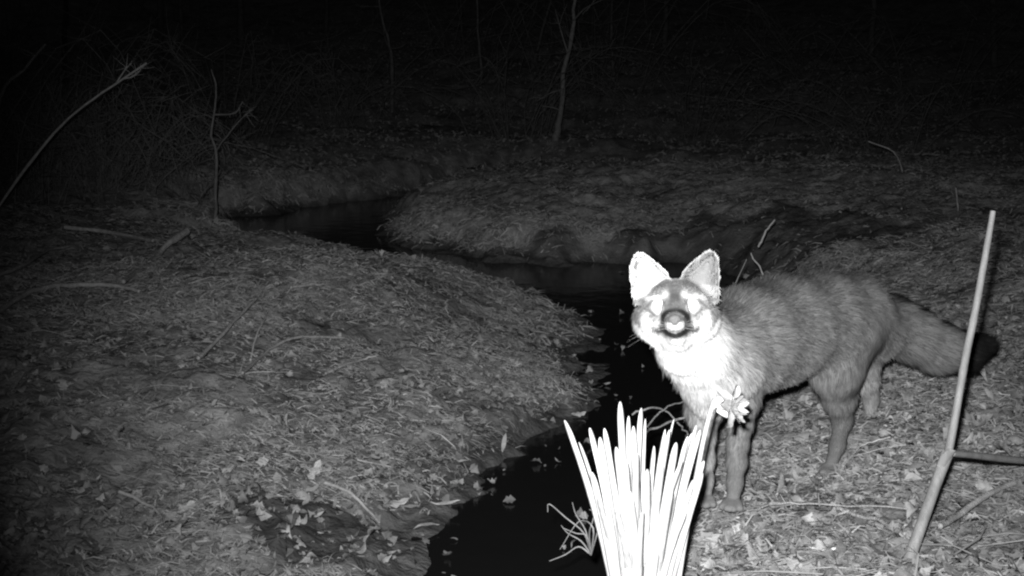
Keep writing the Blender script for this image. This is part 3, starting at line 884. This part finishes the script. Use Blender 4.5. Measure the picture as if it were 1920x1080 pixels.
# ------------------------------------------------------------------ sticks, vines, fallen leaves
def stick(name, pts, r0, r1, label, cat='stick', mat='bark', group=None, Y=None, branches=(), wob=.0012, lift=.022, n=7):
    """pts: photo pixels; lying on the ground unless a third value gives the distance"""
    W = []
    for q in pts:
        W.append(P(q[0], q[1], q[2]) if len(q) == 3 else G(q[0], q[1], lift))
    W = np.array(W)
    if name == 'fallen_stick' and pts[0][0] < 720: r0, r1 = r0 * 1.3, r1 * 1.3
    rr = np.linspace(r0, r1, len(W))
    parts = [tube(W, rr, n, 4, wob, seed=int(abs(W[0][0]) * 1000) % 997)]
    for bp_ in branches:
        Wb = np.array([P(q[0], q[1], q[2]) if len(q) == 3 else G(q[0], q[1], lift) for q in bp_])
        parts.append(tube(Wb, np.linspace(r0 * .6, r1 * .6, len(Wb)), 5, 3, wob, seed=3))
    V, F = merge(parts)
    V = np.array(V); b0 = W[0]
    o = mesh_obj(name, [v - b0 for v in V], F, M[mat])
    o.location = tuple(b0)
    tag(o, label, cat, group)
    return o
grp = 'dead sticks lying on the mound'
stick('fallen_stick', [(232, 542), (290, 483, 5.0), (318, 455, 5.15), (350, 434, 5.3)], .006, .012, 'straight stick propped up with a pale broken end, left of the far water', group=grp)
stick('fallen_stick', [(-10, 605), (60, 566), (130, 550), (210, 550), (262, 560)], .007, .005, 'long dark bent stick reaching in from the left border', group=grp)
stick('fallen_stick', [(-10, 540), (50, 510), (90, 482), (130, 474)], .006, .004, 'curved stick at the left border above the long dark bent one', group=grp)
stick('fallen_stick', [(120, 438), (190, 448), (250, 455), (288, 462)], .008, .006, 'level dim stick lying under the left thicket', group=grp)
stick('fallen_stick', [(372, 688), (405, 640, 3.6), (430, 612, 3.7), (480, 560, 3.95)], .0045, .0035, 'crooked slanting stick on the mound, left of the straight leaning twig', group=grp)
stick('leaning_twig', [(470, 690), (484, 645), (500, 605), (530, 530, 4.55)], .003, .003, 'straight pale twig leaning up from the middle of the mound', 'twig', 'palebark')
stick('fallen_stick', [(455, 715), (495, 685), (535, 655), (580, 645), (645, 648)], .0035, .003, 'thin arching twig with a bright middle, right of the leaning twig', group=grp)
stick('fallen_stick', [(610, 718), (650, 700), (680, 690), (706, 686)], .003, .0025, 'short thin twig on the brightest part of the mound', group=grp)
stick('fallen_stick', [(545, 552), (580, 547), (606, 545)], .004, .003, 'small level twig near the top of the mound', group=grp)
stick('arching_vine', [(228, 780), (255, 760, 3.62), (295, 750, 3.66), (345, 775, 3.6), (400, 825)], .0028, .002, 'arching double vine stem on the dark left foreground', 'vine', branches=[[(290, 748, 3.66), (330, 752, 3.66), (365, 790, 3.6)]])
stick('fallen_stick', [(610, 925), (655, 945), (690, 975), (712, 1000)], .0035, .002, 'dark thin twig on the mud at the bottom left of the water', group=grp)
stick('fallen_stick', [(225, 945), (270, 965), (300, 985), (306, 1010)], .003, .002, 'dark curved twig in the bottom left corner', group=grp)
stick('fallen_stick', [(1760, 1018), (1800, 990), (1850, 958), (1935, 915)], .0052, .005, 'thin cane lying on the ground at the lower right corner', group=grp)
stick('fallen_stick', [(1570, 978), (1600, 990), (1645, 1003), (1695, 1030)], .0035, .003, 'forked dark twig on the ground left of the cane foot', group=grp, branches=[[(1590, 985), (1560, 1000), (1565, 1015)]])
stick('fallen_stick', [(1400, 985), (1480, 968), (1560, 972), (1700, 980)], .0016, .0014, 'long fine straw stem lying below the fox', group=grp)
stick('fallen_stick', [(1580, 900), (1612, 862), (1640, 850), (1668, 842)], .0016, .0014, 'fine bent straw stem just right of the hind paw', group=grp, mat='palebark')
stick('curled_twig', [(1422, 463, 5.2), (1429, 450, 5.2), (1436, 432, 5.2), (1453, 412, 5.2)], .0042, .003, 'pale hooked twig standing above the back of the fox', 'twig', 'palebark')
stick('curled_twig', [(1434, 524, 4.6), (1424, 500, 4.6), (1414, 488, 4.6), (1408, 474, 4.6)], .0028, .002, 'knobbly thin twig rising from behind the shoulders of the fox', 'twig', 'palebark')
stick('curled_twig', [(1372, 545, 4.4), (1384, 520, 4.4), (1400, 486, 4.4)], .002, .0012, 'very thin dim twig between the right ear and the back of the fox', 'twig')
stick('arching_vine', [(1185, 778, 2.9), (1215, 765, 2.9), (1245, 770, 2.85), (1275, 795, 2.8), (1290, 815, 2.75)], .0022, .0018, 'thin vine arching over the black water behind the clump', 'vine')
stick('arching_vine', [(1214, 800, 2.7), (1232, 778, 2.75), (1258, 760, 2.8), (1290, 750, 2.85)], .0020, .0016, 'vine curving up to the chest of the fox over the water', 'vine')
stick('arching_vine', [(1210, 812, 2.6), (1245, 795, 2.65), (1280, 784, 2.7), (1330, 770, 2.7)], .0026, .002, 'straight stem crossing behind the front leg and the clump', 'vine')
stick('arching_vine', [(1795, 440), (1797, 400, 6.2), (1792, 352, 6.2)], .006, .004, 'short upright stub in the dark behind the cane top', 'twig')
stick('arching_vine', [(1690, 400), (1694, 330, 7.5), (1675, 285, 7.5), (1628, 265, 7.5)], .005, .003, 'thin stem arched over in the dark right background', 'vine')
# dry grass tuft left of the clump
def tuft(pts_list, base, label, r=.0022):
    parts = []
    for q in pts_list:
        W = [P(*base)] + [P(*s) for s in q]
        parts.append(tube(W, np.linspace(r, r * .35, len(W)), 4, 4))
    V, F = merge(parts); b0 = P(*base)
    o = mesh_obj('grass_tuft', [np.array(v) - b0 for v in V], F, M['cane']); o.location = tuple(b0)
    tag(o, label, 'grass tuft'); return o
tuft([[(1095, 1000, 1.84), (1060, 970, 1.84), (1030, 945, 1.84), (1027, 960, 1.84)], [(1098, 995, 1.83), (1080, 965, 1.83), (1073, 942, 1.83)],
      [(1105, 1000, 1.82), (1112, 975, 1.8), (1116, 950, 1.8)], [(1100, 1005, 1.83), (1080, 1000, 1.83), (1055, 990, 1.83)],
      [(1090, 1015, 1.84), (1065, 1000, 1.85), (1052, 985, 1.85)], [(1085, 1025, 1.85), (1060, 1040, 1.85), (1030, 1052, 1.85)],
      [(1112, 990, 1.8), (1085, 978, 1.83), (1050, 1030, 1.8)], [(1120, 1000, 1.8), (1128, 970, 1.8), (1105, 955, 1.8)]],
     (1108, 1040, 1.84), 'wiry dry grass tuft on the bank lip left of the bright clump', .0016)
def big_leaf(name, px, py, size, kind, az, label, mat='litter', tone=.6, lift=.008, cat='leaf', tilt=.15):
    c = G(px, py, lift)
    V = []
    if kind == 'star':
        pts = []
        for k in range(5):
            a = az + 2 * math.pi * k / 5
            for da, r in ((-.30, .36), (-.12, .74), (0, 1.0), (.14, .70), (.32, .40)):
                pts.append((math.cos(a + da) * r, math.sin(a + da) * r))
    elif kind == 'oak':
        pts = []
        xs = np.linspace(-1, 1, 15)
        w = .42 * np.cos(xs * 1.45) * (1 + .35 * np.cos(xs * 9))
        o = [(x, y_) for x, y_ in zip(xs, w)] + [(x, -y_) for x, y_ in zip(xs[::-1], w[::-1])]
        pts = [(x * math.cos(az) - y_ * math.sin(az), x * math.sin(az) + y_ * math.cos(az)) for x, y_ in o]
    else:
        xs = np.linspace(-1, 1, 11); w = .20 * np.cos(xs * 1.5)
        o = [(x, y_) for x, y_ in zip(xs, w)] + [(x, -y_) for x, y_ in zip(xs[::-1], w[::-1])]
        pts = [(x * math.cos(az) - y_ * math.sin(az), x * math.sin(az) + y_ * math.cos(az)) for x, y_ in o]
    s = size
    def at(x, y_):
        return np.array([x * s, y_ * s * .98, s * (.22 * (x * x + y_ * y_) * math.sin(3 * x + 2 * y_ + px) + tilt * y_ * 1.0 + .05)])
    V = [at(0, 0)] + [at(x * .5, y_ * .5) for x, y_ in pts] + [at(x, y_) for x, y_ in pts]
    n = len(pts); F = []
    for k in range(n):
        F.append((0, 1 + k, 1 + (k + 1) % n)); F.append((1 + k, 1 + n + k, 1 + n + (k + 1) % n, 1 + (k + 1) % n))
    m = len(V); V = V + [v - np.array([0, 0, .0006]) for v in V]; F = F + [tuple(i + m for i in f[::-1]) for f in F]
    o = mesh_obj(name, V, F, M[mat], tone=[tone] * len(V), smooth=False); o.location = tuple(c)
    tag(o, label, cat, 'large dry leaves on the ground'); return o
big_leaf('fallen_leaf', 1496, 915, .036, 'star', .4, 'pale star-shaped leaf lying below the hind paw of the fox', tone=.42)
big_leaf('fallen_leaf', 1484, 868, .014, 'oak', .9, 'small pale leaf scrap just left of the hind paw', tone=.5)
big_leaf('fallen_leaf', 1465, 957, .032, 'blade', -.1, 'slim leaf lying flat between the star-shaped leaf and the front paw', tone=.4)
big_leaf('fallen_leaf', 1700, 940, .040, 'blade', -.25, 'slim pale leaf left of the foot of the broken cane', tone=.35)
big_leaf('fallen_leaf', 1830, 800, .034, 'blade', 1.0, 'pale upturned slim leaf right of the cane, above its side branch', tone=.45, tilt=.6)
big_leaf('fallen_leaf', 1820, 885, .034, 'blade', .9, 'slim leaf under the side branch of the cane', tone=.34, tilt=.4)
big_leaf('fallen_leaf', 1355, 1030, .040, 'oak', .7, 'pale curled leaf at the right foot of the bright clump', tone=.45, tilt=.5)
big_leaf('fallen_leaf', 1545, 1042, .022, 'blade', -.2, 'small very pale leaf scrap at the bottom border', tone=.75)
big_leaf('fallen_leaf', 1390, 980, .014, 'blade', .0, 'tiny bright leaf scrap right under the front paws', tone=.6)
big_leaf('fallen_leaf', 1378, 957, .026, 'blade', -.9, 'pale slim leaf resting against the front paw of the fox', tone=.42, tilt=.3, lift=.016)
big_leaf('fallen_leaf', 1335, 962, .022, 'oak', .5, 'small curled leaf between the front paws and the bright clump', tone=.36, tilt=.3, lift=.014)
big_leaf('fallen_leaf', 1530, 900, .018, 'blade', .4, 'small slim leaf at the toes of the nearer hind paw', tone=.36, tilt=.4, lift=.012)
big_leaf('fallen_leaf', 740, 955, .035, 'oak', .3, 'broad pale leaf on the wet mud at the water edge', tone=.55)
big_leaf('fallen_leaf', 835, 955, .035, 'blade', .1, 'slim pale leaf half in the black water', tone=.5)
big_leaf('fallen_leaf', 800, 994, .030, 'blade', .3, 'dim leaf afloat beside the mud flat', tone=.35)
big_leaf('fallen_leaf', 945, 842, .030, 'blade', 1.4, 'upright pale leaf on the dark bank by the water', tone=.42, tilt=.8)
big_leaf('fallen_leaf', 345, 965, .030, 'oak', .8, 'pale leaf standing on the bottom left foreground', tone=.42, tilt=.5)
big_leaf('fallen_leaf', 218, 885, .045, 'blade', -.9, 'long split leaf on the dark left foreground', tone=.38, tilt=.3)
big_leaf('fallen_leaf', 590, 890, .028, 'oak', 1.2, 'pale leaf stub in the middle of the left foreground', tone=.5, tilt=.5)
big_leaf('fallen_leaf', 1085, 785, .022, 'oak', .2, 'pale ragged leaf at the tip of the mound by the black water', tone=.55, tilt=.4)

# ------------------------------------------------------------------ thicket and saplings in the dark
def stems_mesh(base, n, h, spread, g, r=.003, arch=.5, fine=5, rf=.0016):
    parts = []
    for i in range(n):
        a = g.random() * 6.28; o = np.array([math.cos(a), math.sin(a), 0])
        b0 = base + o * g.random() * spread * .35
        b0[2] = float(terrain([b0[0]], [b0[1]])[0]) - .02
        H = h * (.55 + .5 * g.random()); rr = spread * (.3 + .9 * g.random())
        p = [b0, b0 + o * rr * .2 + (0, 0, H * .5), b0 + o * rr * .6 + (0, 0, H * .9), b0 + o * rr * 1.1 + (0, 0, H * (1 - arch * g.random()))]
        p = [q + g.normal(0, .03, 3) for q in p]; p[0] = b0
        parts.append(tube(p, [r, r * .8, r * .6, r * .3], 4, 3))
        for k in range(fine):
            t = g.random() * 2.9; j = int(t); s0 = p[j] + (p[j + 1] - p[j]) * (t - j)
            d = unit(g.normal(0, 1, 3) + np.array([0, 0, .5 if g.random() < .4 else -.6]))
            l = h * (.12 + .2 * g.random())
            parts.append(tube([s0, s0 + d * l * .5, s0 + d * l + g.normal(0, .03, 3)], [rf, rf * .8, rf * .4], 3, 2))
    return merge(parts)
def shrub(px, Y, n, h, spread, seed, label, **kw):
    mt = 'farbark' if Y < 10 else 'treebark'
    g = np.random.default_rng(seed)
    x = (px - 960) / FPX * Y; z = float(terrain([x], [Y])[0])
    base = np.array([x, Y, z])
    V, F = stems_mesh(base.copy(), n, h, spread, g, **kw)
    root = empty('shrub', tuple(base))
    mesh_obj('stems', [np.array(v) - base for v in V], F, M[mt], root)
    tag(root, label, 'shrub'); return root
shrub(60, 7.2, 40, .80, .75, 1, 'tangled leafless shrub at the left border', r=.0035, rf=.0020, fine=26, arch=1.0)
shrub(190, 7.6, 46, .64, .75, 2, 'dense twiggy shrub just right of the one at the left border', r=.0035, rf=.0020, fine=28, arch=1.2)
shrub(-60, 6.4, 26, 1.2, .7, 3, 'dim shrub cut off by the left border', r=.0035, rf=.0020, fine=20, arch=.9)
shrub(300, 8.2, 22, .5, .5, 4, 'low sprawling shrub behind the propped stick', r=.0035, rf=.002, fine=8, arch=1.2)
shrub(1110, 15, 16, 1.8, 1.9, 5, 'faint leafless thicket upslope in the middle background', r=.006, rf=.004, fine=9, arch=.8)
shrub(880, 17, 12, 1.6, 1.8, 6, 'faint thicket left of the pale leaning trunk', r=.007, rf=.004, fine=9, arch=.8)
shrub(1750, 14, 14, 1.3, 2.0, 7, 'faint brush in the dark upper right', r=.006, rf=.004, fine=9, arch=1)
shrub(1500, 16, 10, 1.1, 2.0, 8, 'faint low brush far behind the fox', r=.006, rf=.004, fine=9, arch=1)

shrub(430, 10.5, 22, .9, 1.1, 11, 'faint wispy brush on the slope behind the forked sapling', r=.004, rf=.0025, fine=16, arch=1)
shrub(640, 12.5, 20, .9, 1.4, 12, 'faint wispy brush on the slope above the far water', r=.005, rf=.003, fine=14, arch=1)
shrub(960, 11.8, 18, .9, 1.2, 13, 'faint wispy brush at the foot of the pale leaning trunk', r=.005, rf=.003, fine=14, arch=1)
shrub(1290, 12.5, 18, .9, 1.5, 14, 'faint wispy brush beyond the grassy terrace, above the ears of the fox', r=.005, rf=.003, fine=14, arch=1)
shrub(1640, 10.5, 18, .7, 1.2, 15, 'faint wispy brush beyond the terrace, above the tail of the fox', r=.004, rf=.0025, fine=14, arch=1)
shrub(130, 8.8, 50, .95, .9, 16, 'dim wide shrub behind the long leaning branch', r=.0035, rf=.0025, fine=20, arch=1)

def sapling(name, pts, r0, r1, branches, label, cat='tree', mat='farbark', cr=None, seed=1):
    """trunk from ground pixels; every point has its own distance"""
    W = np.array([P(*q) for q in pts])
    g0 = float(terrain([W[0][0]], [W[0][1]])[0]); W[0][2] = min(W[0][2], g0 - .01)
    root = empty(name, tuple(W[0]))
    V, F = tube(W, np.linspace(r0, r1, len(W)), 8, 4, r0 * .15, seed)
    mesh_obj('trunk', [np.array(v) - W[0] for v in V], F, M[mat], root)
    g = np.random.default_rng(seed)
    parts = []
    for bpts in branches:
        Wb = np.array([P(*q) for q in bpts]); parts.append(tube(Wb, np.linspace(r0 * .55, r0 * .2, len(Wb)), 5, 3, r0 * .1, seed))
        for k in range(7):
            s0 = Wb[-1] + (Wb[-2] - Wb[-1]) * g.random(); d = unit(g.normal(0, 1, 3)); l = r0 * (4 + 7 * g.random())
            parts.append(tube([s0, s0 + d * l * .5, s0 + d * l + g.normal(0, r0, 3)], [r0 * .25, r0 * .2, r0 * .1], 3, 2))
    if cr:
        for k in range(cr):
            t = .25 + .75 * g.random(); i = int(t * (len(W) - 1) * .999); f = t * (len(W) - 1) - i
            s0 = W[i] * (1 - f) + W[i + 1] * f; d = unit(g.normal(0, 1, 3) * (1, 1, .3) + (0, 0, .7)); l = (.3 + .7 * g.random()) * .35 * np.linalg.norm(W[-1] - W[0])
            e = s0 + d * l
            parts.append(tube([s0, s0 + d * l * .5 + g.normal(0, .03, 3), e], [r0 * .35, r0 * .25, r0 * .1], 4, 3))
            for m_ in range(4):
                s1 = s0 + (e - s0) * (.3 + .6 * g.random()); dd = unit(d + g.normal(0, .7, 3))
                parts.append(tube([s1, s1 + dd * l * .2, s1 + dd * l * .42 + g.normal(0, .02, 3)], [r0 * .15, r0 * .1, r0 * .06], 3, 2))
    if parts:
        V, F = merge(parts); mesh_obj('crown', [np.array(v) - W[0] for v in V], F, M[mat], root)
    tag(root, label, cat); return root
sapling('sapling', [(404, 448, 7.0), (404, 370, 7.0), (405, 285, 7.0), (397, 255, 7.0), (403, 200, 7.0), (406, 165, 7.0), (396, 130, 7.0)], .010, .003,
        [[(405, 283, 7), (425, 255, 6.95), (455, 220, 6.9), (475, 205, 6.9)], [(403, 340, 7), (385, 355, 6.9), (375, 372, 6.9)], [(402, 215, 7), (440, 212, 7), (455, 190, 7)]],
        'slender forked sapling standing beyond the left end of the mound', mat='dimbark', seed=3)
sapling('leaning_branch', [(-30, 430, 5.6), (0, 383, 5.6), (60, 300, 5.65), (115, 235, 5.7), (175, 185, 5.75), (235, 145, 5.8), (275, 118, 5.8)], .007, .004,
        [[(215, 160, 5.8), (235, 130, 5.8), (246, 118, 5.8)], [(230, 148, 5.8), (252, 142, 5.8), (268, 125, 5.8)]], 'long bare branch leaning diagonally across the left thicket', 'branch', 'palebark', seed=4)
sapling('leaning_branch', [(-60, 250, 5.9), (0, 185, 6.0), (45, 130, 6.0), (85, 83, 6.1)], .010, .005, [], 'shorter bare branch leaning in the top left corner', 'branch', 'bark', seed=5, cr=3)
def gy(px, Y):
    x = (px - 960) / FPX * Y; z = float(terrain([x], [Y])[0])
    # pixel row of the ground there
    q = np.array([x, Y, z]) - CP
    return 540 - FPX * (q @ UP) / (q @ FW)
for (px, Y, pts, r, lab, cr) in [
    (735, 14, [(735, 120), (728, 75), (715, 30), (705, -40)], .022, 'thin curved trunk upslope left of the picture centre', 5),
    (1040, 11.5, [(1050, 220), (1058, 140), (1075, 40), (1082, -40)], .030, 'pale trunk leaning slightly right in the middle background', 5),
    (900, 15, [(902, 130), (896, 60), (893, -40)], .022, 'straight faint trunk between the curved and the pale leaning trunk', 6),
    (300, 18, [(302, 150), (300, 60), (298, -40)], .10, 'broad dim trunk behind the left thicket', 5),
    (345, 17, [(345, 150), (340, 60), (338, -40)], .04, 'narrower trunk just right of the broad dim trunk', 5),
    (455, 20, [(455, 140), (452, 60), (450, -40)], .11, 'dim trunk far behind the forked sapling', 5),
    (985, 18, [(990, 160), (1010, 80), (1040, -20)], .035, 'slanting faint sapling crossing behind the pale leaning trunk', 7),
    (1145, 17, [(1150, 150), (1146, 60), (1150, -40)], .03, 'faint upright trunk right of the pale leaning trunk', 7),
    (1240, 21, [(1242, 140), (1248, 60), (1250, -40)], .10, 'dim wide trunk upslope above the ears of the fox', 5),
    (1400, 24, [(1400, 150), (1402, 60), (1404, -40)], .12, 'dim wide trunk above the back of the fox', 5),
    (1630, 19, [(1632, 150), (1636, 60), (1640, -40)], .09, 'dim trunk above the tail of the fox', 6),
    (1870, 18, [(1868, 150), (1862, 60), (1860, -40)], .10, 'dim trunk near the right border above the cane', 6),
    (120, 16, [(118, 150), (122, 60), (124, -40)], .07, 'dim trunk in the top left corner', 5),
    (610, 23, [(608, 140), (612, 60), (612, -40)], .09, 'dim trunk left of the thin curved trunk', 5)]:
    sapling('tree', [(px, gy(px, Y) + 4, Y)] + [(a, b, Y) for a, b in pts], r * (.55 if r > .05 else 1), r * .4, [], lab, 'tree', 'dimbark' if Y < 13 else 'treebark', cr, seed=px)
print('faces', sum(len(o.data.polygons) for o in bpy.data.objects if o.type == 'MESH'))
